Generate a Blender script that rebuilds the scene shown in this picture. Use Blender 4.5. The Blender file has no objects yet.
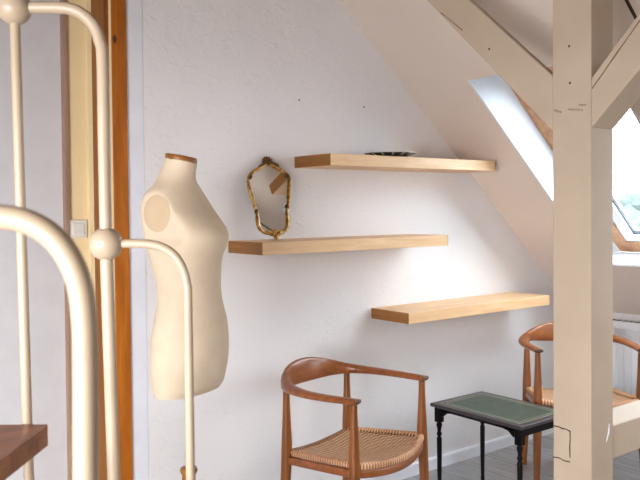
import bpy, bmesh, math, random
from mathutils import Vector, Matrix, Euler
random.seed(7)
S = bpy.context.scene
COL = S.collection

# ------------------------------------------------------------------ camera
cam_d = bpy.data.cameras.new('camera')
cam = bpy.data.objects.new('camera', cam_d); COL.objects.link(cam)
r_ = Vector((0.78841762, -0.61507406, -0.00903057))
u_ = Vector((0.02159459, 0.01300309, 0.99968225))
f_ = Vector((0.61476119, 0.78836211, -0.02353414))
EYE = Vector((0, 0, 1.42))
cam.matrix_world = Matrix(((r_.x, u_.x, -f_.x, EYE.x), (r_.y, u_.y, -f_.y, EYE.y), (r_.z, u_.z, -f_.z, EYE.z), (0, 0, 0, 1)))
cam_d.sensor_width = 36; cam_d.lens = 768.4 / 640 * 36
cam_d.shift_y = -13.39 / 640
cam_d.clip_start = .05; cam_d.clip_end = 300
cam_d.dof.use_dof = True; cam_d.dof.focus_distance = 2.9; cam_d.dof.aperture_fstop = 9
S.camera = cam

# ------------------------------------------------------------------ sky, sun, daylight, added fill lights, exposure
W = bpy.data.worlds.new('overcast_sky'); S.world = W; W.use_nodes = True
bg = W.node_tree.nodes['Background']; bg.inputs[0].default_value = (.80, .90, 1, 1); bg.inputs[1].default_value = 15.0
sun_d = bpy.data.lights.new('hazy_sun', 'SUN'); sun_d.energy = 1.5; sun_d.angle = math.radians(110); sun_d.color = (.84, .92, 1)
sun = bpy.data.objects.new('hazy_sun', sun_d); COL.objects.link(sun)
sun.rotation_euler = Vector((-.72, .24, -.62)).to_track_quat('-Z', 'Y').to_euler()

def area(name, loc, direction, sx, sy, watts, col, spread=180):
    d = bpy.data.lights.new(name, 'AREA'); d.shape = 'RECTANGLE'; d.size = sx; d.size_y = sy; d.energy = watts; d.color = col
    d.spread = math.radians(spread)
    o = bpy.data.objects.new(name, d); COL.objects.link(o); o.location = loc
    o.rotation_euler = Vector(direction).to_track_quat('-Z', 'Y').to_euler()
    return o
area('left_window_daylight', (-1.5, .70, 1.0), (1, .40, -.28), 1.8, 1.4, 88, (.95, .965, 1), 105)
area('near_right_fill', (3.45, 1.12, 1.46), (-.62, .40, -.72), .7, 1.3, 15, (.84, .92, 1), 125)  # fill light added under the slope; no other skylight is known there
area('rear_warm_fill', (1.2, -1.3, 1.9), (.1, 1, .1), 1.6, 1.1, 6, (1, .84, .70))  # warm fill added for the upper wall; the front wall has no window

vs = S.view_settings
vs.view_transform = 'Standard'; vs.look = 'None'; vs.gamma = 1; vs.use_curve_mapping = False
vs.exposure = 0.16

# ------------------------------------------------------------------ materials
def lin(c):
    return tuple(((v / 255) / 12.92 if v / 255 <= .04045 else ((v / 255 + .055) / 1.055) ** 2.4) for v in c) + (1,)
class Mat:
    def __init__(s, name, rgb, rough=.5, metal=0, spec=.5):
        m = s.m = bpy.data.materials.new(name); m.use_nodes = True
        s.nt = m.node_tree; s.b = s.nt.nodes['Principled BSDF']
        s.b.inputs['Base Color'].default_value = lin(rgb); s.b.inputs['Roughness'].default_value = rough
        s.b.inputs['Metallic'].default_value = metal; s.b.inputs['Specular IOR Level'].default_value = spec
        s.co = None
    def n(s, t, **kw):
        k = s.nt.nodes.new(t)
        for a, b in kw.items(): setattr(k, a, b)
        return k
    def link(s, a, b): s.nt.links.new(a, b)
    def coords(s, scale=(1, 1, 1), rot=(0, 0, 0), kind='Object'):
        if s.co is None: s.co = s.n('ShaderNodeTexCoord')
        mp = s.n('ShaderNodeMapping'); mp.inputs['Scale'].default_value = scale; mp.inputs['Rotation'].default_value = rot
        s.link(s.co.outputs[kind], mp.inputs['Vector']); return mp.outputs[0]
    def noise(s, vec, scale, detail=4, rough=.55, dist=0):
        k = s.n('ShaderNodeTexNoise'); k.inputs['Scale'].default_value = scale; k.inputs['Detail'].default_value = detail
        k.inputs['Roughness'].default_value = rough; k.inputs['Distortion'].default_value = dist
        s.link(vec, k.inputs['Vector']); return k.outputs['Fac']
    def ramp(s, fac, stops):
        k = s.n('ShaderNodeValToRGB'); e = k.color_ramp.elements
        e[0].position, e[0].color = stops[0][0], lin(stops[0][1]); e[1].position, e[1].color = stops[-1][0], lin(stops[-1][1])
        for p, c in stops[1:-1]:
            q = e.new(p); q.color = lin(c)
        s.link(fac, k.inputs[0]); return k.outputs[0]
    def color(s, out): s.link(out, s.b.inputs['Base Color'])
    def bump(s, fac, strength=.3, dist=.002):
        k = s.n('ShaderNodeBump'); k.inputs['Strength'].default_value = strength; k.inputs['Distance'].default_value = dist
        s.link(fac, k.inputs['Height']); s.link(k.outputs[0], s.b.inputs['Normal'])
    def math(s, op, a, b):
        k = s.n('ShaderNodeMath', operation=op)
        for i, v in enumerate((a, b)):
            if isinstance(v, (int, float)): k.inputs[i].default_value = v
            else: s.link(v, k.inputs[i])
        return k.outputs[0]
M = {}
def plain(key, rgb, rough=.5, metal=0, var=6, scale=12, bump=0, spec=.5):
    a = Mat(key, rgb, rough, metal, spec); v = a.coords(); f = a.noise(v, scale)
    a.color(a.ramp(f, [(.3, tuple(max(0, c - var) for c in rgb)), (.7, tuple(min(255, c + var) for c in rgb))]))
    if bump: a.bump(a.noise(v, scale * 6), bump, .002)
    M[key] = a.m; return a
def wood(key, dark, light, axis='x', rough=.4, freq=1.0, spec=.5, knots=False):
    a = Mat(key, light, rough, 0, spec)
    sc = {'x': (1.2, 16, 16), 'y': (16, 1.2, 16), 'z': (16, 16, 1.2)}[axis]
    v = a.coords(tuple(q * freq for q in sc)); f1 = a.noise(v, 2.2, 5, .6, .6)
    v2 = a.coords(tuple(q * freq * 6 for q in sc)); f2 = a.noise(v2, 3, 3)
    f = a.math('ADD', a.math('MULTIPLY', f1, .75), a.math('MULTIPLY', f2, .25))
    mid = tuple((p + q) / 2 for p, q in zip(dark, light))
    c = a.ramp(f, [(.30, dark), (.5, mid), (.68, light)])
    if knots:
        kv = a.coords((9, 0, 4.5)); vo = a.n('ShaderNodeTexVoronoi'); a.link(kv, vo.inputs['Vector']); vo.inputs['Scale'].default_value = 1
        mx = a.n('ShaderNodeMix', data_type='RGBA'); a.link(a.ramp(vo.outputs['Distance'], [(.06, (255, 255, 255)), (.10, (0, 0, 0))]), mx.inputs[0])
        a.link(c, mx.inputs[6]); mx.inputs[7].default_value = lin((86, 38, 12)); c = mx.outputs[2]
    a.color(c); a.bump(f2, .08, .001); M[key] = a.m; return a
def plaster(key, rgb, lump=.5):
    a = Mat(key, rgb, .9, 0, .2); v = a.coords()
    n1 = a.noise(v, 5, 5, .6, .3); n2 = a.noise(a.coords((1, 1, 1.6)), 22, 4, .6, 1.2); n3 = a.noise(v, 2.1, 3)
    r1 = a.n('ShaderNodeValToRGB'); r1.color_ramp.elements[0].position = .56; r1.color_ramp.elements[1].position = .66; a.link(n2, r1.inputs[0])
    h = a.math('ADD', a.math('MULTIPLY', n1, .7), a.math('MULTIPLY', r1.outputs[0], .16))
    a.color(a.ramp(n3, [(.3, tuple(c - 3 for c in rgb)), (.7, rgb)]))
    a.bump(h, lump, .012); M[key] = a.m
plaster('wall_plaster', (234, 230, 229), .6)
plaster('slope_plaster', (224, 209, 197), .14)
wood('unseen_ceiling_dark', (120, 96, 74), (150, 122, 96), 'y', .6)  # unseen ceiling, made dark timber to cut bounce onto the upper wall
plain('lining_white', (218, 222, 228), .45, var=2)
plain('board_white', (228, 227, 233), .5, var=3)
plain('baseboard_white', (232, 233, 238), .5, var=3)
plain('hall_white', (226, 224, 226), .6, var=3)
plain('hall_cream', (250, 226, 178), .6, var=5, scale=4)
plain('switch_white', (240, 236, 226), .35, var=2)
wood('pine_orange', (146, 76, 8), (200, 116, 26), 'z', .35, .8, knots=True)
wood('pine_dark', (120, 66, 12), (168, 100, 30), 'z', .4, .8)
wood('trim_brown', (150, 118, 98), (184, 152, 130), 'z', .5)
wood('oak', (214, 168, 118), (238, 203, 160), 'x', .45, 1.0)
wood('oak_end', (128, 80, 30), (174, 118, 56), 'y', .5, 1.0)
wood('teak', (98, 54, 18), (164, 96, 40), 'z', .32, 1.3)
wood('teak_rail', (116, 64, 30), (172, 102, 56), 'x', .28, 1.3)
wood('endgrain', (66, 40, 26), (98, 62, 40), 'z', .5, 1.5)
wood('window_wood', (160, 112, 76), (206, 158, 118), 'x', .4, 1.0)
wood('rack_board', (116, 66, 34), (172, 108, 62), 'x', .35, .9)
wood('stand_wood', (118, 70, 26), (178, 114, 50), 'z', .4, 1.0)
wood('ebonised', (6, 4, 5), (15, 11, 12), 'x', .45, 1.0, spec=.15)
plain('cream_metal', (186, 165, 140), .38, var=4, scale=5)
plain('post_cream', (189, 169, 147), .6, var=5, scale=5, bump=.25)
plain('crack_dark', (58, 44, 34), .9, var=10)
plain('crack_brown', (128, 102, 78), .9, var=12)
plain('nail_iron', (172, 152, 132), .6, var=14, scale=60)
plain('linen', (226, 205, 178), .9, var=4, scale=14, bump=.25, spec=.2)
plain('arm_linen', (210, 184, 152), .9, var=4, scale=14, bump=.2, spec=.2)
plain('leather', (58, 74, 62), .38, var=9, scale=30, bump=.15)
plain('gilt_line', (186, 184, 160), .4, var=15, scale=60)
plain('table_frame', (56, 48, 52), .3, var=8, scale=20)  # lighter than the black legs: grey sheen of the top put into the colour
plain('radiator_white', (240, 242, 246), .35, var=2)
plain('radiator_dark', (120, 122, 126), .6, var=4)
plain('gasket', (62, 66, 74), .6, var=4)
plain('sash_white', (226, 228, 232), .4, var=3)
plain('plate_dark', (40, 32, 30), .3, var=10, scale=40)
plain('plate_white', (226, 220, 210), .3, var=4)
plain('hole_dark', (120, 108, 100), .9, var=4)
a = plain('gold', (170, 124, 56), .36, .85, var=30, scale=45)
a.color(a.ramp(a.noise(a.coords(), 55, 5, .7), [(.30, (84, 54, 24)), (.46, (170, 124, 62)), (.66, (232, 196, 126))])); a.bump(a.noise(a.coords(), 120), .5, .003)
a = plain('gold_dark', (104, 66, 30), .42, .7, var=20, scale=60)
a = Mat('mirror_glass', (236, 238, 238), .03, 1.0); M['mirror_glass'] = a.m; a.bump(a.noise(a.coords(), 4), .004, .001)
# clear pane
m = bpy.data.materials.new('clear_glass'); m.use_nodes = True; nt = m.node_tree; nt.nodes.clear()
o_ = nt.nodes.new('ShaderNodeOutputMaterial'); mx = nt.nodes.new('ShaderNodeMixShader'); t_ = nt.nodes.new('ShaderNodeBsdfTransparent'); g_ = nt.nodes.new('ShaderNodeBsdfGlossy')
g_.inputs['Roughness'].default_value = .02; t_.inputs[0].default_value = (.96, .98, .98, 1); mx.inputs[0].default_value = .05
nt.links.new(t_.outputs[0], mx.inputs[1]); nt.links.new(g_.outputs[0], mx.inputs[2]); nt.links.new(mx.outputs[0], o_.inputs[0]); M['clear_glass'] = m
# grey laminate floor, boards running towards the gable wall
a = Mat('laminate', (150, 148, 148), .38); v = a.coords(rot=(0, 0, math.pi / 2))
br = a.n('ShaderNodeTexBrick'); a.link(v, br.inputs['Vector']); br.offset = .37
for k, val in (('Scale', 1), ('Mortar Size', .0018), ('Brick Width', 1.25), ('Row Height', .19), ('Bias', 0)): br.inputs[k].default_value = val
br.inputs['Color1'].default_value = lin((186, 183, 181)); br.inputs['Color2'].default_value = lin((166, 163, 162)); br.inputs['Mortar'].default_value = lin((104, 101, 100))
g = a.noise(a.coords((26, 1.6, 1)), 2.5, 5, .6, .5); mx = a.n('ShaderNodeMix', data_type='RGBA', blend_type='MULTIPLY'); mx.inputs[0].default_value = .8
a.link(br.outputs[0], mx.inputs[6]); a.link(a.ramp(g, [(.3, (188, 184, 182)), (.68, (255, 255, 255))]), mx.inputs[7]); a.color(mx.outputs[2]); a.bump(g, .06, .001); M['laminate'] = a.m
# woven cane: herringbone-like strands in the seat's own plane
def cane(key, sx, sy, dark, light):
    a = Mat(key, light, .6, 0, .3)
    w1 = a.n('ShaderNodeTexWave', wave_type='BANDS', bands_direction='X'); a.link(a.coords((sx, sx, sx)), w1.inputs['Vector']); w1.inputs['Scale'].default_value = 1; w1.inputs['Distortion'].default_value = .6
    w2 = a.n('ShaderNodeTexWave', wave_type='BANDS', bands_direction='Y'); a.link(a.coords((sy, sy, sy)), w2.inputs['Vector']); w2.inputs['Scale'].default_value = 1; w2.inputs['Distortion'].default_value = .6
    f = a.math('MULTIPLY', w1.outputs['Fac'] if sx > 9 else w2.outputs['Fac'], a.math('ADD', a.math('MULTIPLY', w2.outputs['Fac'] if sx > 9 else w1.outputs['Fac'], .6), .4))
    f = a.math('ADD', a.math('MULTIPLY', f, .75), a.math('MULTIPLY', a.noise(a.coords((30, 30, 30)), 2), .35))
    a.color(a.ramp(f, [(.12, dark), (.38, tuple((p + q) / 2 for p, q in zip(dark, light))), (.7, light)])); a.bump(f, .6, .004); M[key] = a.m
cane('cane_weave', 25, 17, (104, 66, 42), (240, 194, 152))
cane('cane_wrap', 24, 4, (140, 92, 62), (234, 186, 144))
cane('cane_wrap_side', 4, 24, (140, 92, 62), (234, 186, 144))
plain('cane_strand', (206, 160, 116), .6, var=24, scale=40)
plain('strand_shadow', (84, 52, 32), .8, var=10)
plain('house_wall', (104, 100, 100), .9, var=4, scale=1, spec=0)
plain('roof_tile', (110, 90, 90), .9, var=4, scale=1.5, spec=0)
plain('foliage', (82, 88, 82), .9, var=7, scale=1.6, spec=0)
plain('bark', (92, 80, 66), .9, var=10, scale=4)
plain('window_dark', (70, 78, 90), .3, var=5)

# ------------------------------------------------------------------ mesh helpers
def link(name, bm, mat, parent=None, smooth=False, loc=(0, 0, 0), rotz=0, bevel=0, auto=None):
    bmesh.ops.recalc_face_normals(bm, faces=bm.faces)
    me = bpy.data.meshes.new(name); bm.to_mesh(me); bm.free()
    for mm in (mat if isinstance(mat, (list, tuple)) else [mat]): me.materials.append(M[mm])
    if smooth:
        for p in me.polygons: p.use_smooth = True
        if auto is not None: me.set_sharp_from_angle(angle=math.radians(auto))
    o = bpy.data.objects.new(name, me); COL.objects.link(o)
    o.location = loc; o.rotation_euler = (0, 0, rotz)
    if parent: o.parent = parent
    if bevel:
        b = o.modifiers.new('bevel', 'BEVEL'); b.width = bevel; b.segments = 2; b.limit_method = 'ANGLE'
    return o
def NB(): return bmesh.new()
def box(bm, x0, x1, y0, y1, z0, z1, mi=0):
    v = [bm.verts.new(p) for p in ((x0, y0, z0), (x1, y0, z0), (x1, y1, z0), (x0, y1, z0), (x0, y0, z1), (x1, y0, z1), (x1, y1, z1), (x0, y1, z1))]
    for q in ((0, 3, 2, 1), (4, 5, 6, 7), (0, 1, 5, 4), (1, 2, 6, 5), (2, 3, 7, 6), (3, 0, 4, 7)):
        bm.faces.new([v[i] for i in q]).material_index = mi
    return bm
def prism(bm, poly, d, mi=0):
    """poly: list of 3-D points in one plane, d: extrusion vector"""
    d = Vector(d); A = [bm.verts.new(p) for p in poly]; B = [bm.verts.new(Vector(p) + d) for p in poly]
    bm.faces.new(A).material_index = mi; bm.faces.new(B[::-1]).material_index = mi
    for i in range(len(A)):
        j = (i + 1) % len(A); bm.faces.new((A[i], A[j], B[j], B[i])).material_index = mi
    return bm
def frames(pts, closed=False):
    P = [Vector(p) for p in pts]; n = len(P); T = []
    for i in range(n):
        a, b = (P[(i - 1) % n], P[(i + 1) % n]) if closed else (P[max(i - 1, 0)], P[min(i + 1, n - 1)])
        T.append((b - a).normalized())
    return P, T
def tube(bm, pts, rad, seg=14, closed=False, mi=0):
    P, T = frames(pts, closed); n = len(P)
    R = rad if isinstance(rad, (list, tuple)) else [rad] * n
    ref = Vector((0, 0, 1)) if abs(T[0].z) < .9 else Vector((1, 0, 0))
    N = (ref - T[0] * ref.dot(T[0])).normalized(); rings = []
    for i in range(n):
        N = (N - T[i] * N.dot(T[i])).normalized(); Bv = T[i].cross(N)
        rings.append([bm.verts.new(P[i] + (N * math.cos(2 * math.pi * k / seg) + Bv * math.sin(2 * math.pi * k / seg)) * R[i]) for k in range(seg)])
    for i in range(n if closed else n - 1):
        a, b = rings[i], rings[(i + 1) % n]
        for k in range(seg): bm.faces.new((a[k], a[(k + 1) % seg], b[(k + 1) % seg], b[k])).material_index = mi
    if not closed:
        bm.faces.new(rings[0][::-1]).material_index = mi; bm.faces.new(rings[-1]).material_index = mi
    return bm
def lathe(bm, prof, seg=24, c=(0, 0), mi=0):
    rings = [[bm.verts.new((c[0] + r * math.cos(2 * math.pi * k / seg), c[1] + r * math.sin(2 * math.pi * k / seg), z)) for k in range(seg)] for r, z in prof]
    for a, b in zip(rings, rings[1:]):
        for k in range(seg): bm.faces.new((a[k], a[(k + 1) % seg], b[(k + 1) % seg], b[k])).material_index = mi
    bm.faces.new(rings[0][::-1]).material_index = mi; bm.faces.new(rings[-1]).material_index = mi
    return bm
def ball(bm, c, r, sc=(1, 1, 1), u=20, v=12, rot=None):
    g = bmesh.ops.create_uvsphere(bm, u_segments=u, v_segments=v, radius=r)
    mt = Matrix.Translation(c) @ (rot.to_matrix().to_4x4() if rot else Matrix()) @ Matrix.Diagonal((*sc, 1))
    bmesh.ops.transform(bm, matrix=mt, verts=g['verts']); return bm
def spline(pts, n=6, closed=False):
    P = [Vector(p) for p in pts]; L = len(P); out = []
    for i in range(L if closed else L - 1):
        if closed: a, b, c, d = P[(i - 1) % L], P[i], P[(i + 1) % L], P[(i + 2) % L]
        else: a, b, c, d = P[max(i - 1, 0)], P[i], P[i + 1], P[min(i + 2, L - 1)]
        for k in range(n):
            t = k / n
            out.append(.5 * ((2 * b) + (c - a) * t + (2 * a - 5 * b + 4 * c - d) * t * t + (3 * b - a - 3 * c + d) * t ** 3))
    if not closed: out.append(P[-1])
    return out
def thing(name, label, cat, loc=(0, 0, 0), rotz=0, group=None):
    o = bpy.data.objects.new(name, None); COL.objects.link(o); o.location = loc; o.rotation_euler = (0, 0, rotz); o.empty_display_size = .1
    return tag(o, label, cat, group)
def tag(o, label, cat, group=None):
    o['label'] = label; o['category'] = cat
    if group: o['group'] = group
    return o
def struct(o): o['kind'] = 'structure'; return o
def dup(root, label, loc, rotz):
    r = root.copy(); COL.objects.link(r); r.location = loc; r.rotation_euler = (0, 0, rotz); r['label'] = label
    for ch in list(root.children):
        c = ch.copy(); COL.objects.link(c); c.parent = r
        for g in ch.children:
            d = g.copy(); COL.objects.link(d); d.parent = c
    return r

# ------------------------------------------------------------------ the room
D = 2.9012                       # inner face of the gable wall
KX = 4.31                        # knee wall under the roof slope
RB, RM = 4.503, -.867            # roof slope z = RB + RM*x
roofz = lambda x: RB + RM * x
CZ = 2.75; CX = (CZ - RB) / RM   # flat ceiling height, where slope meets it
WT = .13
bm = NB(); box(bm, -1.6, KX + .12, -1.5, D + 2.0, -.06, 0); struct(link('floor', bm, 'laminate'))
# gable wall with the doorway, cut along the slope
OX0, OX1, OZ = .30, 1.216, 2.36
bm = NB()
for poly in ([(-1.6, 0), (OX0, 0), (OX0, CZ), (-1.6, CZ)], [(OX0, OZ), (OX1, OZ), (OX1, CZ), (OX0, CZ)],
             [(OX1, 0), (KX, 0), (KX, roofz(KX)), (CX, CZ), (OX1, CZ)]):
    prism(bm, [(x, D, z) for x, z in poly], (0, WT, 0))
wb = struct(link('wall_back', bm, 'wall_plaster'))
for x, z in ((2.145, 1.928), (2.548, 1.925)):
    b2 = NB(); lathe(b2, [(.0045, -.0008), (.0045, .0008)], 10); o = link('nail_hole', b2, 'hole_dark', wb); o.location = (x, D - .0006, z); o.rotation_euler = (math.pi / 2, 0, 0)
bm = NB(); box(bm, KX, KX + .12, -1.5, D + .13, 0, roofz(KX) + .05); struct(link('wall_right', bm, 'wall_plaster'))
bm = NB(); box(bm, -1.72, -1.6, -1.5, D + 2, 0, CZ); struct(link('wall_left', bm, 'wall_plaster'))
bm = NB(); box(bm, -1.6, KX, -1.62, -1.5, 0, CZ); struct(link('wall_front', bm, 'wall_plaster'))
bm = NB(); box(bm, -1.6, CX + .02, -1.5, D, CZ, CZ + .1); struct(link('ceiling', bm, 'unseen_ceiling_dark'))
# roof slope with the skylight opening (one shell: inner face, outer face, 0.2 thick)
WY0, WY1, HX, SX = 1.782, 2.482, 2.852, 3.925
HX2, SX2, LIFT = 3.099, 4.172, .05            # where head and sill linings end at the window frame
UP = Vector((.655, 0, .756)) * .30
bm = NB()
def slope_quad(x0, x1, y0, y1):
    prism(bm, [(x0, y0, roofz(x0)), (x1, y0, roofz(x1)), (x1, y1, roofz(x1)), (x0, y1, roofz(x0))], UP)
slope_quad(CX - .02, HX, -1.5, D); 
prism(bm, [(SX, -1.5, roofz(SX)), (KX + .1, -1.5, roofz(KX + .1)), (KX + .1, -1.5, roofz(KX + .1) + .3), (SX2 + .03, -1.5, roofz(SX) + LIFT - .02)], (0, D + 1.5, 0))
slope_quad(HX, SX, -1.5, WY0 - .012); slope_quad(HX, SX, WY1 + .012, D)
struct(link('ceiling', bm, 'slope_plaster'))
# skylight
win = bpy.data.objects.new('window_1', None); COL.objects.link(win); win.location = ((HX2 + SX2) / 2, (WY0 + WY1) / 2, roofz(HX) + LIFT); struct(win)
ih = Matrix.Translation(win.location).inverted()
def wpart(name, bm, mat, bevel=0, parent=None):
    o = link(name, bm, mat, parent or win, bevel=bevel)
    o.data.transform(ih); return o
h0, h1 = Vector((HX, 0, roofz(HX))), Vector((HX2, 0, roofz(HX) + LIFT))
s0, s1 = Vector((SX, 0, roofz(SX))), Vector((SX2, 0, roofz(SX) + LIFT))
Y = lambda p, y: Vector((p.x, y, p.z))
bm = NB()
for q in ([Y(h0, WY0), Y(h0, WY1), Y(h1, WY1), Y(h1, WY0)], [Y(s0, WY0), Y(s0, WY1), Y(s1, WY1), Y(s1, WY0)]):
    prism(bm, q, (0, 0, .012 if q[0] == Y(h0, WY0) else -.012))
prism(bm, [Y(h0, WY1), Y(s0, WY1), Y(s1, WY1), Y(h1, WY1)], (0, .012, 0)); prism(bm, [Y(h0, WY0), Y(s0, WY0), Y(s1, WY0), Y(h1, WY0)], (0, -.012, 0))
wpart('window_lining', bm, 'lining_white')
ex = (s1 - h1).normalized(); ez = Vector((.655, 0, .756)); L = (s1 - h1).length
def wquad(bm, a0, a1, y0, y1, d0, d1):
    pts = [Y(h1 + ex * a + ez * d0, y) for a, y in ((a0, y0), (a1, y0), (a1, y1), (a0, y1))]
    prism(bm, pts, ez * (d1 - d0))
def wring(a0, a1, y0, y1, w, wb_, d0, d1):
    b = NB(); wquad(b, a0, a0 + w, y0, y1, d0, d1); wquad(b, a1 - wb_, a1, y0, y1, d0, d1)
    wquad(b, a0 + w, a1 - wb_, y0, y0 + w, d0, d1); wquad(b, a0 + w, a1 - wb_, y1 - w, y1, d0, d1); return b
wpart('window_frame', wring(0, L, WY0, WY1, .075, .085, .0, .09), 'window_wood', .004)
wpart('sash', wring(.075, L - .085, WY0 + .075, WY1 - .075, .06, .05, .012, .07), 'sash_white', .003)
wpart('gasket', wring(.135, L - .135, WY0 + .135, WY1 - .135, .008, .008, .028, .046), 'gasket')
bm = NB(); wquad(bm, .143, L - .143, WY0 + .143, WY1 - .143, .034, .042); wpart('glass_pane', bm, 'clear_glass')
# dark seam in the slope beside the collar of the frame
bm = NB()
prism(bm, [(2.36, 1.556, roofz(2.36) - .0015), (2.95, 1.556, roofz(2.95) - .0015), (2.95, 1.570, roofz(2.95) - .0015), (2.36, 1.570, roofz(2.36) - .0015)], (.002, 0, .003))
struct(link('trim_3', bm, 'crack_dark'))
# baseboard
bm = NB(); prism(bm, [(1.37, D, 0), (1.37, D - .016, 0), (1.37, D - .016, .056), (1.37, D - .010, .064), (1.37, D, .064)], (KX - 1.37, 0, 0)); struct(link('baseboard_back', bm, 'baseboard_white'))
bm = NB(); box(bm, KX - .016, KX, -1.5, D - .016, 0, .064); struct(link('baseboard_right', bm, 'baseboard_white'))
# doorway
bm = NB(); box(bm, 1.2235, 1.2865, D - .014, D, 0, 2.44); box(bm, OX0 - .07, OX0 - .005, D - .02, D, 0, 2.44); box(bm, OX0 - .005, 1.2235, D - .02, D, 2.374, 2.44)
door = struct(link('door_1', bm, 'pine_orange', bevel=.003))
bm = NB(); box(bm, 1.198, 1.216, D - .004, D + WT, 0, 2.35); box(bm, OX0, OX0 + .018, D - .004, D + WT, 0, 2.35); box(bm, OX0 + .018, 1.198, D - .004, D + WT, 2.335, 2.353)
link('door_jamb', bm, 'pine_dark', door, bevel=.002)
bm = NB(); box(bm, 1.216, 1.2235, D - .010, D + .002, 0, 2.36); link('door_reveal_strip', bm, 'hall_cream', door)
bm = NB(); box(bm, 1.2868, 1.360, D - .003, D, 0, CZ); struct(link('trim_1', bm, 'board_white', bevel=.0025))
# hallway beyond the doorway
bm = NB(); box(bm, 1.120, 1.60, 3.10, 3.16, 0, 2.75); hw = struct(link('wall_hallway', bm, 'hall_cream'))
bm = NB(); box(bm, 1.197, 1.60, 3.080, 3.10, 0, 2.60); link('wall_board', bm, 'hall_cream', hw, bevel=.004)
bm = NB(); box(bm, 1.103, 1.120, 3.085, 3.16, 0, 2.60); struct(link('trim_2', bm, 'trim_brown', bevel=.003))
bm = NB(); box(bm, -1.6, 1.103, 3.12, 3.16, .005, 2.75); struct(link('door_2', bm, 'hall_white'))
bm = NB(); box(bm, -1.6, 1.6, 3.03, 3.16, 2.62, 2.75); struct(link('ceiling_hallway', bm, 'hall_white'))
bm = NB(); box(bm, 1.116, 1.192, 3.088, 3.10, 1.307, 1.383); o = tag(link('light_switch', bm, 'switch_white', bevel=.004), 'square white light switch on the cream wall strip beyond the doorway', 'switch')
bm = NB(); box(bm, 1.130, 1.178, 3.083, 3.089, 1.321, 1.369); link('rocker', bm, 'switch_white', o, bevel=.002)

# ------------------------------------------------------------------ timber frame
PX, PX1, PY0, PY1 = 2.231, 2.359, 1.427, 1.573
def slab(bm, pts, w=None):     # polygon in the plane x = PX, given as (y, z)
    return prism(bm, [(PX, y, z) for y, z in pts], (w or PX1 - PX, 0, 0))
bm = NB(); box(bm, PX, PX1, PY0, PY1, 0, 2.425); bmesh.ops.bevel(bm, geom=bm.edges[:], offset=.002, segments=1, affect='EDGES')
post = tag(link('timber_post', bm, 'post_cream'), 'cream painted upright timber post standing in front of the skylight', 'post')
def crack(parent, pts, w=.004, name='crack', mat='crack_dark'):
    b = NB(); tube(b, [(PX - .0002, y, z) for y, z in pts], [w * (.55 + .45 * random.random()) for _ in pts], 6)
    o = link(name, b, mat, parent); return o
crack(post, [(1.573, .670), (1.552, .671), (1.538, .668), (1.522, .669), (1.507, .665)], .003)
crack(post, [(1.507, .668), (1.5065, .64), (1.508, .61), (1.507, .576)], .003)
crack(post, [(1.573, .562), (1.55, .565), (1.53, .560), (1.508, .562)], .003)
for y, z in ((1.509, 1.951), (1.506, 1.829)):
    b2 = NB(); ball(b2, (PX, y, z), .0042, (.35, 1, 1), 10, 6); link('peg_hole', b2, 'crack_dark', post)
for p, q in (((1.576 - .012, 1.744), (1.538, 1.735)), ((1.512, 1.742), (1.457, 1.733)), ((1.470, 1.753), (1.445, 1.749))):
    b2 = NB(); mid = ((p[0] + q[0]) / 2, (p[1] + q[1]) / 2 - .001); tube(b2, [(PX - .001, *p), (PX - .004, *mid), (PX - .001, *q)], .0032, 8); link('iron_nail', b2, 'nail_iron', post)
b2 = NB(); tube(b2, [(2.318, PY0 - .0003, .632), (2.330, PY0 - .0003, .660), (2.336, PY0 - .0003, .690)], [.001, .0035, .001], 6); link('paint_chip', b2, 'board_white', post)
# brace rising to the gable wall
bm = NB(); slab(bm, [(1.573, 1.862), (1.573, 1.674), (2.345, 2.425), (2.187, 2.425)], .032)
br1 = tag(link('timber_brace', bm, 'post_cream', bevel=.004), 'cream diagonal timber brace left of the post, rising towards the shelf wall', 'brace', )
crack(br1, [(2.082, 2.178), (2.055, 2.157), (2.03, 2.137), (2.0, 2.112), (1.972, 2.090)], .0022, mat='crack_brown')
b2 = NB(); ball(b2, (PX, 1.845, 1.998), .0045, (.35, 1, 1), 10, 6); link('peg_hole', b2, 'crack_dark', br1)
# brace rising towards the viewer
bm = NB(); slab(bm, [(1.4265, 1.834), (1.4265, 1.674), (.675, 2.425), (.873, 2.425)])
br2 = tag(link('timber_brace', bm, 'post_cream', bevel=.004), 'cream diagonal timber brace right of the post with a long crack along it', 'brace')
crack(br2, [(1.424, 1.800), (1.38, 1.849), (1.34, 1.896), (1.30, 1.941), (1.26, 1.986), (1.15, 2.11), (1.05, 2.22)], .003, mat='crack_brown')
bm = NB(); box(bm, PX - .11, PX + .02, -1.5, D, 2.425, 2.525); bmesh.ops.bevel(bm, geom=bm.edges[:], offset=.005, segments=1, affect='EDGES'); struct(link('trim_4', bm, 'post_cream'))
bm = NB(); box(bm, PX1, KX, 1.432, 1.560, .563, .677); bmesh.ops.bevel(bm, geom=bm.edges[:], offset=.003, segments=1, affect='EDGES')
tag(link('tie_beam', bm, 'post_cream'), 'low cream painted tie beam running from the post to the radiator wall', 'beam')

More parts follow.
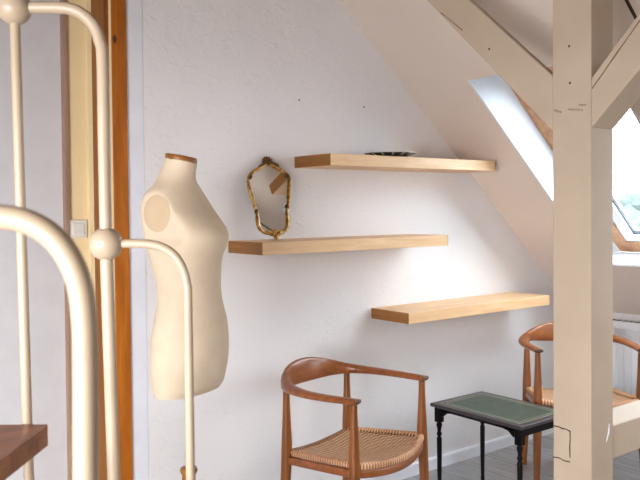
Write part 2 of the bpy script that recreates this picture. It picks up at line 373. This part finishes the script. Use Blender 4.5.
# ------------------------------------------------------------------ radiator
rad = thing('radiator', 'white panel radiator with vertical ribs on the low wall below the skylight', 'radiator', (4.235, 2.0, .14))
bm = NB(); y0, y1 = -.62, .62
prof = []; n = 25; step = (y1 - y0) / n
pts = []
for i in range(n):
    y = y0 + i * step
    pts += [(0, y), (0, y + step * .30), (-.010, y + step * .42), (-.010, y + step * .88), (0, y + step)]
for k in range(len(pts) - 1):
    (xa, ya), (xb, yb) = pts[k], pts[k + 1]
    if yb - ya < 1e-6: continue
    bm.faces.new([bm.verts.new(p) for p in ((xa, ya, .03), (xb, yb, .03), (xb, yb, .55), (xa, ya, .55))])
bmesh.ops.remove_doubles(bm, verts=bm.verts[:], dist=1e-5)
box(bm, .002, .012, y0, y1, 0, .58)
link('panel', bm, 'radiator_white', rad)
bm = NB(); box(bm, -.016, .05, y0 - .004, y1 + .004, .575, .590); box(bm, -.016, -.008, y0 - .004, y1 + .004, .545, .575); link('top_cover', bm, 'radiator_white', rad, bevel=.003)
bm = NB()
for i in range(30): box(bm, -.004, .040, y0 + .02 + i * .04, y0 + .045 + i * .04, .5902, .5915)
link('grille', bm, 'radiator_dark', rad)
bm = NB(); tube(bm, [(.02, y0 + .05, .05), (.02, y0 + .05, -.14)], .008, 10); link('pipe', bm, 'radiator_white', rad)
for y in (-.38, .38):
    bm = NB(); box(bm, .012, .074, y - .02, y + .02, .1, .5); link('bracket', bm, 'radiator_white', rad)

# ------------------------------------------------------------------ floating shelves
def shelf(x0, x1, z, label):
    t = thing('wall_shelf', label, 'shelf', ((x0 + x1) / 2, D - .133, z - .053), 0, 'floating oak wall shelves')
    h = (x1 - x0) / 2; bm = NB(); box(bm, -h + .002, h - .002, -.133, .133, 0, .053); link('board', bm, 'oak', t, bevel=.0015)
    for s in (-1, 1):
        bm = NB(); box(bm, s * h - .001, s * h + .001, -.1325, .1325, .0005, .0525) if False else box(bm, min(s * h, s * (h - .002)), max(s * h, s * (h - .002)), -.1325, .133, .0004, .0526)
        link('end_panel', bm, 'oak_end', t)['label'] = 'darker veneered end of the shelf'
    return t
shelf(2.1158, 3.233, 1.6625, 'uppermost floating oak shelf, with a dark plate on it')
shelf(1.7517, 2.866, 1.2823, 'middle floating oak shelf, carrying the gilt mirror')
shelf(2.5876, 3.7053, .9142, 'lowest floating oak shelf, bare, above the small table')

# plate on the top shelf
pl = thing('plate', 'shallow dark plate with pale bands lying on the top shelf', 'plate', (2.60, D - .133, 1.6625))
bm = NB(); prof = [(.07, 0), (.075, .003), (.095, .013), (.123, .022), (.126, .024), (.122, .0255), (.094, .017), (.07, .006), (.0005, .005)]
lathe(bm, [(.0005, 0)] + prof, 40); link('dish', bm, 'plate_dark', pl, smooth=True)
for k in range(0, 28, 2):
    bm = NB()
    a0, a1 = 2 * math.pi * k / 28, 2 * math.pi * (k + .35) / 28
    q = [(r * math.cos(t), r * math.sin(t), z) for r, z, t in ((.097, .0133, a0), (.097, .0133, a1), (.1215, .0212, a1), (.1215, .0212, a0))]
    prism(bm, q, (0, 0, -.0012)); link('pale_band', bm, 'plate_white', pl)
bm = NB(); tube(bm, [(.1255 * math.cos(t), .1255 * math.sin(t), .0247) for t in [2 * math.pi * k / 48 for k in range(48)]], .0016, 6, True); link('rim', bm, 'plate_white', pl)

# ------------------------------------------------------------------ mirror
mir = thing('mirror', 'small ornate gilt framed mirror leaning on the wall on the middle shelf', 'mirror', (1.9247, 2.786, 1.2823))
mir.rotation_euler = (-math.radians(15), 0, math.radians(.5))
OUT = [(0.024, 0.3515), (-0.0175, 0.335), (-0.0775, 0.302), (-0.0945, 0.2735), (-0.096, 0.2295), (-0.089, 0.1935), (-0.0835, 0.157), (-0.077, 0.125), (-0.08, 0.0845), (-0.0755, 0.055), (-0.056, 0.037), (-0.028, 0.031), (0.0015, 0.023), (0.03, 0.0295), (0.0575, 0.0415), (0.077, 0.063), (0.0845, 0.1045), (0.088, 0.137), (0.102, 0.165), (0.115, 0.222), (0.129, 0.2745), (0.126, 0.301), (0.094, 0.324), (0.056, 0.341)]
oc = spline([(x, 0, z) for x, z in OUT], 5, True)
rr = [.0077 + .0010 * math.sin(i * .35) + .0006 * math.sin(i * 1.7) for i in range(len(oc))]
bm = NB(); tube(bm, oc, rr, 10, True); link('frame', bm, 'gold', mir, smooth=True)
bm = NB(); f1 = [bm.verts.new(p + Vector((0, .001, 0))) for p in oc]; bm.faces.new(f1)
r = bmesh.ops.extrude_face_region(bm, geom=bm.faces[:]); bmesh.ops.translate(bm, verts=[v for v in r['geom'] if isinstance(v, bmesh.types.BMVert)], vec=(0, .005, 0))
link('glass', bm, 'mirror_glass', mir)
bm = NB()      # shell crest
for k in range(7):
    a_ = math.radians(-78 + 26 * k); c = Vector((.024 + .020 * math.sin(a_), -.002, .356 + .020 * math.cos(a_)))
    ball(bm, c, .0095, (.55, .7, 1.45), 10, 7, Euler((0, a_, 0)))
ball(bm, (.024, -.006, .352), .010, (1.2, .8, .9), 10, 7)
for s in (-1, 1):
    tube(bm, spline([(.024 + s * .015, -.003, .356), (.024 + s * .035, -.004, .349 + s * .004), (.024 + s * .052, -.003, .341 + s * .006), (.024 + s * .060, -.002, .332 + s * .008)], 4), [.007, .0065, .0065, .006, .006, .006, .0055, .005, .005, .0045, .004, .003, .002], 8)
link('crest', bm, 'gold_dark', mir, smooth=True)
bm = NB()
ball(bm, (.001, -.008, .014), .012, (1.0, .7, 1.2), 12, 8)
for s_ in (-1, 1):
    ball(bm, (.001 + s_ * .017, -.008, .026), .011, (1.35, .7, .85), 12, 8, Euler((0, s_ * -.6, 0)))
    ball(bm, (.001 + s_ * .034, -.007, .036), .0095, (1.4, .7, .8), 12, 8, Euler((0, s_ * -.4, 0)))
    tube(bm, spline([(.001 + s_ * .006, -.012, .030), (.001 + s_ * .012, -.013, .042), (.001 + s_ * .022, -.012, .040), (.001 + s_ * .020, -.012, .032)], 4), .0035, 8)
ball(bm, (.001, -.008, .036), .010, (.8, .7, 1.2), 12, 8)
link('base_scroll', bm, 'gold', mir, smooth=True)
for x, z, rr_ in ((-.079, .130, 0), (.093, .152, 0), (-.082, .289, .6), (.119, .299, -.6)):
    bm = NB(); ball(bm, (x, -.002, z), .010, (1.0, .9, 1.3), 10, 7, Euler((0, rr_, 0))); link('side_leaf', bm, 'gold_dark', mir, smooth=True)

# ------------------------------------------------------------------ mannequin
man = thing('mannequin', 'cream linen dressmaker torso on a stand beside the doorway', 'mannequin', (1.190, 2.236, 0), math.radians(22))
SEC = [(161, 167, 197.3, .05), (166, 165.5, 196.3, .051), (171, 163.5, 195.3, .054), (177, 160.5, 195, .062), (183, 157, 196, .074), (190, 152.5, 199, .096), (197, 147.5, 202.8, .114), (205, 145, 207.5, .127), (215, 144.5, 214, .131), (225, 144.5, 221.5, .130),
       (232, 145.5, 226, .128), (240, 147, 228, .127), (248, 149, 226, .126), (256, 151, 222, .124), (265, 153.5, 220, .121), (280, 158, 219, .113), (292, 160, 219, .110), (305, 160.5, 220, .115), (315, 159, 222, .124),
       (325, 157.5, 224, .132), (340, 155.5, 225, .142), (355, 154.5, 225, .147), (370, 154.5, 223.5, .147), (382, 155.5, 221, .145), (392, 156.5, 218.5, .141), (398, 158.5, 214.5, .134)]
k_ = 2.5 / 768.4
bm = NB(); rings = []; SEG = 56
ys = []
import bisect
def cat(i, j):
    return SEC[max(0, min(len(SEC) - 1, i))][j]
dense = []
for i in range(len(SEC) - 1):
    for s_ in range(3):
        t = s_ / 3; row = []
        for j in range(4):
            a, b, c, d = cat(i - 1, j), cat(i, j), cat(i + 1, j), cat(i + 2, j)
            row.append(.5 * (2 * b + (c - a) * t + (2 * a - 5 * b + 4 * c - d) * t * t + (3 * b - a - 3 * c + d) * t ** 3) if j else b + (c - b) * t)
        dense.append(row)
dense.append(list(SEC[-1]))
ct, st = .5, .866
for y, l, r, aw in dense:
    z = 1.5947 - (y - 156) * .765 / 242
    e = (r - l) / 2 * k_; off = ((r + l) / 2 - 186) * k_
    b_ = math.sqrt(max(e * e - (ct * aw) ** 2, (.45 * e) ** 2)) / st
    dy = -off / st
    ring = []
    for k in range(SEG):
        t = 2 * math.pi * k / SEG; cx_, sy_ = math.cos(t), math.sin(t); p = 2 / 2.25
        x = aw * math.copysign(abs(cx_) ** p, cx_); yv = b_ * math.copysign(abs(sy_) ** p, sy_)
        lim = .104 if y < 240 else .104 + (y - 240) * .0012
        if y > 185 and y < 275: x = max(-lim, min(lim, x))
        tilt = 0
        if y < 186: tilt = -(x * .5 - yv * .866) * .18 * min(1, (186 - y) / 12)     # the neck top slopes down towards the front
        ring.append(bm.verts.new((x, yv + dy, z + tilt)))
    rings.append(ring)
for a_, b_ in zip(rings, rings[1:]):
    for k in range(SEG): bm.faces.new((a_[k], a_[(k + 1) % SEG], b_[(k + 1) % SEG], b_[k]))
bm.faces.new(rings[0]); bm.faces.new(rings[-1][::-1])
link('torso', bm, 'linen', man, smooth=True, auto=50)
# wooden neck cap
bm = NB(); top = []; y, l, r, aw = SEC[0]; z = 1.5947 - 5 * .787 / 242; e = (r - l) / 2 * k_; off = ((r + l) / 2 - 186) * k_; b0 = math.sqrt(e * e - (ct * aw) ** 2) / st
rr_ = []
for q, dz in ((1.0, -.001), (1.03, .003), (1.03, .013), (.98, .017), (.4, .019)):
    ring = []
    for k in range(SEG):
        t = 2 * math.pi * k / SEG; x = aw * q * math.cos(t); yv = b0 * q * math.sin(t)
        ring.append(bm.verts.new((x, yv - off / st, z - (x * .5 - yv * .866) * .18 + dz)))
    rr_.append(ring)
for a_, b_ in zip(rr_, rr_[1:]):
    for k in range(SEG): bm.faces.new((a_[k], a_[(k + 1) % SEG], b_[(k + 1) % SEG], b_[k]))
bm.faces.new(rr_[0][::-1]); bm.faces.new(rr_[-1])
link('neck_cap', bm, 'stand_wood', man, smooth=True, auto=50)['label'] = 'brown wooden neck cap'
for s in (-1, 1):
    bm = NB(); rings = []
    for q, dx in ((1.0, .092), (1.0, .1035), (.97, .1046), (.5, .1049), (.05, .1049)):
        rings.append([bm.verts.new((s * dx, (.028 if s < 0 else .03) + (.056 if s < 0 else .036) * q * math.cos(t), 1.409 + (.060 if s < 0 else .048) * q * math.sin(t))) for t in [2 * math.pi * k / 40 for k in range(40)]])
    for a_, b_ in zip(rings, rings[1:]):
        for k in range(40): bm.faces.new((a_[k], a_[(k + 1) % 40], b_[(k + 1) % 40], b_[k]))
    bm.faces.new(rings[0][::-1]); bm.faces.new(rings[-1])
    link('arm_plate', bm, 'arm_linen', man, smooth=True, auto=50)['label'] = 'darker oval arm plate'
bm = NB(); lathe(bm, [(.011, .55), (.011, .815)], 16); link('pole', bm, 'cream_metal', man, smooth=True, auto=50)
bm = NB(); lathe(bm, [(.020, .22), (.022, .40), (.022, .555), (.026, .560), (.029, .568), (.026, .577), (.015, .580)], 20); link('stand_column', bm, 'stand_wood', man, smooth=True, auto=50)
for k in range(3):
    a_ = math.radians(90 + 120 * k); c_, s_ = math.cos(a_), math.sin(a_)
    bm = NB(); tube(bm, spline([(c_ * .012, s_ * .012, .30), (c_ * .08, s_ * .08, .25), (c_ * .17, s_ * .17, .10), (c_ * .24, s_ * .24, .012)], 5), .012, 10); link('leg', bm, 'stand_wood', man, smooth=True)

# ------------------------------------------------------------------ round-back armchairs
ch = thing('armchair', 'teak round-back armchair with woven cane seat, left of the small table', 'chair', (2.070, 2.442, 0), .242, 'teak armchairs with cane seats')
WF, WR, DP = .25, .211, .185
def leg(x, y, top, seat, name='leg'):
    b = NB(); sp = 1 if x > 0 else -1; sy = -1 if y < 0 else 1
    pts, rad_ = [], []
    for t, r in ((0, .0135), (.12, .016), (.30, .0195), (seat / top - .04, .0225), (seat / top + .05, .022), (.82, .0175), (.93, .0145), (1, .0135)):
        z = top * t; k = (seat - z) / seat
        pts.append((x + sp * .012 * max(k, 0), y + sy * .018 * max(k, 0), z)); rad_.append(r)
    tube(b, pts, rad_, 16); return link(name, b, 'teak', ch, smooth=True, auto=60)
for s in (-1, 1):
    leg(s * WF, -DP, .676, .44); leg(s * WR, DP, .672, .42)
# the one-piece back and arm rail: half profile mirrored
HALF = [((.250, -.204, .690), .019, .024), ((.2512, -.190, .689), .023, .022), ((.256, -.14, .688), .024, .021), ((.263, -.06, .687), .026, .023), ((.263, .03, .687), .028, .025), ((.246, .115, .689), .034, .025), ((.214, .182, .693), .046, .021),
        ((.165, .228, .700), .068, .015), ((.105, .255, .706), .090, .012), ((.05, .266, .709), .101, .0115), ((0, .269, .710), .104, .0115)]
full = [((-p[0], p[1], p[2]), h, w) for p, h, w in HALF[:-1]] + [HALF[-1]] + [h for h in HALF[:-1]][::-1]
cen = spline([p for p, h, w in full], 5); hs = spline([(h, w, 0) for p, h, w in full], 5)
bm = NB(); P, T = frames(cen); rings = []; sg = 16
for i, p in enumerate(P):
    side = T[i].cross(Vector((0, 0, 1))).normalized(); h, w = hs[i].x / 2, hs[i].y
    ring = []
    for k in range(sg):
        t = 2 * math.pi * k / sg; e_ = .8
        cc, ss = math.copysign(abs(math.cos(t)) ** e_, math.cos(t)), math.copysign(abs(math.sin(t)) ** e_, math.sin(t))
        lean = (.16 if h > .025 else 0) * ss * h                       # the back leans outwards at the top
        ring.append(bm.verts.new(p + side * (cc * w) + Vector((0, 0, ss * h)) + Vector((0, lean if p.y > .15 else 0, 0))))
    rings.append(ring)
for a_, b_ in zip(rings, rings[1:]):
    for k in range(sg): bm.faces.new((a_[k], a_[(k + 1) % sg], b_[(k + 1) % sg], b_[k]))
bm.faces.new(rings[0][::-1]); bm.faces.new(rings[-1])
link('back_and_arm_rail', bm, 'teak_rail', ch, smooth=True, auto=60)
for s in (-1, 1):
    bm = NB(); ball(bm, (s * .2505, -.203, .690), .012, (1.95, .5, .80), 16, 8); link('arm_tip', bm, 'endgrain', ch, smooth=True)['label'] = 'dark end grain of the arm'
# seat: saddle-shaped woven cane over bowed rails
def seat_xy(u, v):      # u -1..1 across, v 0 front..1 back
    w = (WF + .004) * (1 - v) + (WR + .004) * v
    x = u * w; front = -DP - .062 * (1 - u * u); back = DP + .012
    y = front * (1 - v) + back * v
    z = .450 * (1 - v) + .421 * v - .020 * (1 - u * u) * (1 - .4 * v) - .022 * math.sin(math.pi * v) * (1 - u * u)
    return x, y, z
bm = NB(); NU, NV = 24, 20
gr = [[bm.verts.new(seat_xy(-.94 + 1.88 * i / NU, .05 + .93 * j / NV)) for j in range(NV + 1)] for i in range(NU + 1)]
for i in range(NU):
    for j in range(NV): bm.faces.new((gr[i][j], gr[i + 1][j], gr[i + 1][j + 1], gr[i][j + 1]))
r = bmesh.ops.extrude_face_region(bm, geom=bm.faces[:]); bmesh.ops.translate(bm, verts=[v for v in r['geom'] if isinstance(v, bmesh.types.BMVert)], vec=(0, 0, -.008))
link('seat', bm, 'cane_weave', ch, smooth=True, auto=60)
def rail(name, path, h, w, mat, dz=0):
    b = NB(); P, T = frames(path); rings = []
    for i, p in enumerate(P):
        side = T[i].cross(Vector((0, 0, 1))).normalized()
        ring = []
        for k in range(12):
            t = 2 * math.pi * k / 12; e_ = .7; cc, ss = math.copysign(abs(math.cos(t)) ** e_, math.cos(t)), math.copysign(abs(math.sin(t)) ** e_, math.sin(t))
            ring.append(b.verts.new(p + side * (cc * w / 2) + Vector((0, 0, ss * h / 2 + dz))))
        rings.append(ring)
    for a_, b_ in zip(rings, rings[1:]):
        for k in range(12): b.faces.new((a_[k], a_[(k + 1) % 12], b_[(k + 1) % 12], b_[k]))
    b.faces.new(rings[0][::-1]); b.faces.new(rings[-1]); return link(name, b, mat, ch, smooth=True, auto=60)
FR = [Vector(seat_xy(u / 10, 0)) for u in range(-10, 11)]
rail('front_wrapping', [p + Vector((0, .004, -.008)) for p in FR], .030, .026, 'cane_wrap')
rail('front_rail', [p + Vector((0, .006, -.038)) for p in FR], .034, .022, 'teak_rail')
for s in (-1, 1):
    SR = [Vector(seat_xy(s, v / 8)) for v in range(9)]
    rail('side_wrapping', [p + Vector((-s * .010, 0, -.006)) for p in SR[:-1]], .026, .026, 'cane_wrap_side')
    rail('side_rail', [p + Vector((-s * .006, 0, -.038)) for p in SR], .034, .022, 'teak_rail')
BR = [Vector(seat_xy(u / 6, 1)) for u in range(-6, 7)]
rail('rear_rail', [p + Vector((0, -.006, -.022)) for p in BR], .045, .022, 'teak_rail')
# loops of cane where the weave turns round the rails
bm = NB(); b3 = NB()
def loop(b, p, d, w, mi=0):
    d = Vector(d).normalized(); tube(b, [p - d * w + Vector((0, 0, -.002)), p - d * w * .4 + Vector((0, 0, .0035)), p + d * w * .4 + Vector((0, 0, .0035)), p + d * w + Vector((0, 0, -.004))], .0022, 6)
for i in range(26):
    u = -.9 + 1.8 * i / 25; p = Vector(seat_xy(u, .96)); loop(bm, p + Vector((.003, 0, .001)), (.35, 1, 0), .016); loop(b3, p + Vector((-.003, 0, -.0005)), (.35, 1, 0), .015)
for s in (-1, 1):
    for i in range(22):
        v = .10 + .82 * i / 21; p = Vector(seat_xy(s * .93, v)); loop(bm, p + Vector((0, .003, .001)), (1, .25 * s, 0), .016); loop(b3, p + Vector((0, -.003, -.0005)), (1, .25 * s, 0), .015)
link('edge_loops', bm, 'cane_strand', ch, smooth=True); link('edge_gap_shade', b3, 'strand_shadow', ch, smooth=True)  # the dark tubes are painted shade between the loops
dup(ch, 'teak round-back armchair with woven cane seat, half hidden behind the post', (3.514, 2.330, 0), -.682).scale = (1.02, 1.02, 1.02)

# ------------------------------------------------------------------ small table
TX0, TX1, TY0, TY1, TZ = 2.735, 3.122, 2.098, 2.646, .457
tb = thing('side_table', 'small dark table with green leather top between the two armchairs', 'table', ((TX0 + TX1) / 2 + .003, (TY0 + TY1) / 2 - .003, 0))
hx, hy = (TX1 - TX0) / 2, (TY1 - TY0) / 2
bm = NB(); box(bm, -hx, hx, -hy, hy, TZ - .017, TZ); link('top_board', bm, 'table_frame', tb, bevel=.004)
bm = NB(); box(bm, -hx + .034, hx - .034, -hy + .034, hy - .034, TZ - .002, TZ + .0008); lt = link('leather_inset', bm, 'leather', tb); lt['label'] = 'green leather writing surface'
bm = NB()
for q, w in ((.036, .0028), (.056, .0018)):
    a_, b_ = hx - q, hy - q
    for x0, x1, y0, y1 in ((-a_, a_, -b_, -b_ + w), (-a_, a_, b_ - w, b_), (-a_, -a_ + w, -b_ + w, b_ - w), (a_ - w, a_, -b_ + w, b_ - w)): box(bm, x0, x1, y0, y1, TZ + .0006, TZ + .0013)
link('gilt_border', bm, 'gilt_line', lt)
bm = NB(); i_ = .020
for y in (-hy + i_, hy - i_ - .014): box(bm, -hx + i_, hx - i_, y, y + .014, TZ - .055, TZ - .017)
for x in (-hx + i_, hx - i_ - .014): box(bm, x, x + .014, -hy + i_, hy - i_, TZ - .034, TZ - .017)
for x in (-hx + i_, hx - i_ - .014):
    for s in (-1, 1):
        yb = s * (hy - i_ - .036)
        prism(bm, [(x, yb, TZ - .017), (x, yb, TZ - .062), (x, yb - s * .012, TZ - .056), (x, yb - s * .03, TZ - .040), (x, yb - s * .06, TZ - .034), (x, yb - s * .06, TZ - .017)], (.014, 0, 0))
link('apron', bm, 'ebonised', tb)
for sx in (-1, 1):
    for sy in (-1, 1):
        bm = NB(); box(bm, -.017, .017, -.017, .017, TZ - .092, TZ - .017); bmesh.ops.bevel(bm, geom=bm.edges[:], offset=.002, segments=1, affect='EDGES')
        lathe(bm, [(.0085, 0), (.0105, .012), (.009, .03), (.0115, .14), (.0125, .27), (.0125, .285), (.0085, .290), (.0085, .294), (.0125, .302), (.0130, .308), (.0090, .316), (.0100, .330), (.0135, .345), (.0150, .352), (.0110, .360), (.0150, TZ - .092)], 18)
        o = link('leg', bm, 'ebonised', tb, smooth=True, auto=40); o.location = (sx * (hx - .032), sy * (hy - .032), 0)

# ------------------------------------------------------------------ cream tubular rack
rk = thing('tubular_rack', 'cream painted tubular metal rack with ball joints and brown shelf, nearest the camera', 'rack', (.5, 1.3, 0))
ri = Matrix.Translation((-.5, -1.3, 0))
def rp(name, bm, mat='cream_metal', **kw):
    o = link(name, bm, mat, rk, **kw); o.data.transform(ri); return o
def ext(p, q, z=.0):     # extend p->q down to height z
    p, q = Vector(p), Vector(q); t = (p.z - z) / (p.z - q.z); return p + (q - p) * t
A0, A1 = (.4612, 1.5549, 1.8167), (.4633, 1.5296, 1.0222)
bm = NB(); tube(bm, [A0, A1, ext(A0, A1)], .0098, 16); rp('post', bm, smooth=True, auto=60)
bm = NB(); ball(bm, A0, .033, u=28, v=18); rp('ball_joint', bm, smooth=True)
B0, B1 = Vector((.5921, 1.439, 1.3545)), Vector((.5944, 1.4234, .8939))
arm = spline([A0, (.5081, 1.5183, 1.8171), (.5435, 1.4906, 1.8148), (.5648, 1.4737, 1.8038), (.5828, 1.459, 1.7802), (.5913, 1.4514, 1.7488), (.5944, 1.4479, 1.7137), (.593, 1.4435, 1.53), B0], 5)
bm = NB(); tube(bm, arm, .0118, 16); rp('arched_post', bm, smooth=True, auto=60)
bm = NB(); tube(bm, [B0, B1, ext(B0, B1)], .0125, 16); rp('post', bm, smooth=True, auto=60)
bm = NB(); ball(bm, B0, .0325, u=28, v=18); rp('ball_joint', bm, smooth=True)
C1 = (.7122, 1.3316, .8925)
arm = spline([B0, (.6444, 1.3982, 1.3549), (.6751, 1.3741, 1.3487), (.6962, 1.3571, 1.3319), (.7095, 1.346, 1.3044), (.715, 1.3407, 1.2731), (.7155, 1.3387, 1.234), C1], 6)
bm = NB(); tube(bm, arm + [ext((.7155, 1.3387, 1.234), C1)], .0088, 16); rp('lower_arch', bm, smooth=True, auto=60)
lft = Vector((-.788, .616, 0)); A0v = Vector(A0)
arm = spline([A0v, A0v + lft * .06, A0v + lft * .10 + Vector((0, 0, -.006)), A0v + lft * .135 + Vector((0, 0, -.04)), A0v + lft * .15 + Vector((0, 0, -.10)), A0v + lft * .15 + Vector((0, 0, -.45)), A0v + lft * .15 + Vector((0, 0, -1.8167))], 5)
bm = NB(); tube(bm, arm, .0118, 16); rp('arched_post', bm, smooth=True, auto=60)
# nearer end of the same rack
Dp = [(.052, .873, 1.4184), (.12, .820, 1.4178), (.1843, .7695, 1.4164), (.2064, .7522, 1.4148), (.2248, .7377, 1.4108), (.2416, .7243, 1.3994), (.2545, .7137, 1.3805), (.2635, .7058, 1.3532), (.2665, .7026, 1.3223), (.2667, .7011, 1.2801), (.2646, .6994, 1.1677)]
bm = NB(); tube(bm, spline(Dp, 5) + [ext(Dp[-2], Dp[-1])], .0118, 18); rp('lower_arch', bm, smooth=True, auto=60)
bm = NB(); ball(bm, Dp[0], .0325, u=28, v=18); rp('ball_joint', bm, smooth=True)
bm = NB(); tube(bm, [(Dp[0][0], Dp[0][1], 1.85), Dp[0], (Dp[0][0], Dp[0][1], 0)], .0125, 16); rp('post', bm, smooth=True, auto=60)
# wooden shelf between the two ends
c0 = Vector((.4909, 1.4911, 0)); tw = Vector((-.639, -.769, 0)); bm = NB()
prism(bm, [c0 + Vector((0, 0, .9655)), c0 + lft * .42 + Vector((0, 0, .9655)), c0 + lft * .42 + tw * .66 + Vector((0, 0, .9655)), c0 + tw * .66 + Vector((0, 0, .9655))], (0, 0, .0425))
rp('shelf_board', bm, 'rack_board', bevel=.002)['label'] = 'brown wooden shelf of the rack'

# ------------------------------------------------------------------ outside the skylight
hs_ = thing('house', 'distant pale house with a reddish tiled roof seen through the skylight', 'house', (52, 26, -7))
bm = NB(); box(bm, -5, 5, -16, 16, 0, 6.4); link('wall', bm, 'house_wall', hs_)
bm = NB(); prism(bm, [(-5.6, -16.5, 6.3), (5.6, -16.5, 6.3), (0, -16.5, 9.3)], (0, 33, 0)); link('roof', bm, 'roof_tile', hs_)
for y in (-9, -3, 3, 9):
    bm = NB(); box(bm, -5.04, -4.9, y - .6, y + .6, 3, 4.6); link('window', bm, 'window_dark', hs_)
rnd = random.Random(3)
for i, (x, y, h, lb) in enumerate(((34, 20.6, 8.3, 'leafy green tree beyond the skylight, nearest the window frame'), (27, 15.6, 7.4, 'leafy green tree beyond the skylight, further from the window frame'), (41, 24.9, 9.4, 'taller green tree beyond the skylight beside the post'))):
    t = thing('tree', lb, 'tree', (x, y, -7), 0, 'trees outside the skylight')
    bm = NB(); tube(bm, [(0, 0, 0), (.1, 0, h * .4), (0, .1, h * .75)], [.22, .17, .1], 10); link('trunk', bm, 'bark', t)
    bm = NB()
    for k in range(26):
        a_ = rnd.random() * 6.28; q = rnd.random() ** .5 * 2.0; zz = h * .55 + rnd.random() * h * .45
        g = bmesh.ops.create_icosphere(bm, subdivisions=2, radius=.75 + rnd.random() * .5); c = Vector((q * math.cos(a_), q * math.sin(a_), zz - .8))
        for vv in g['verts']: vv.co = vv.co * (1 + .25 * (rnd.random() - .5)) + c
    link('crown', bm, 'foliage', t)
bm = NB(); box(bm, 6, 120, -60, 80, -7.2, -7.0); struct(link('ground', bm, 'foliage'))
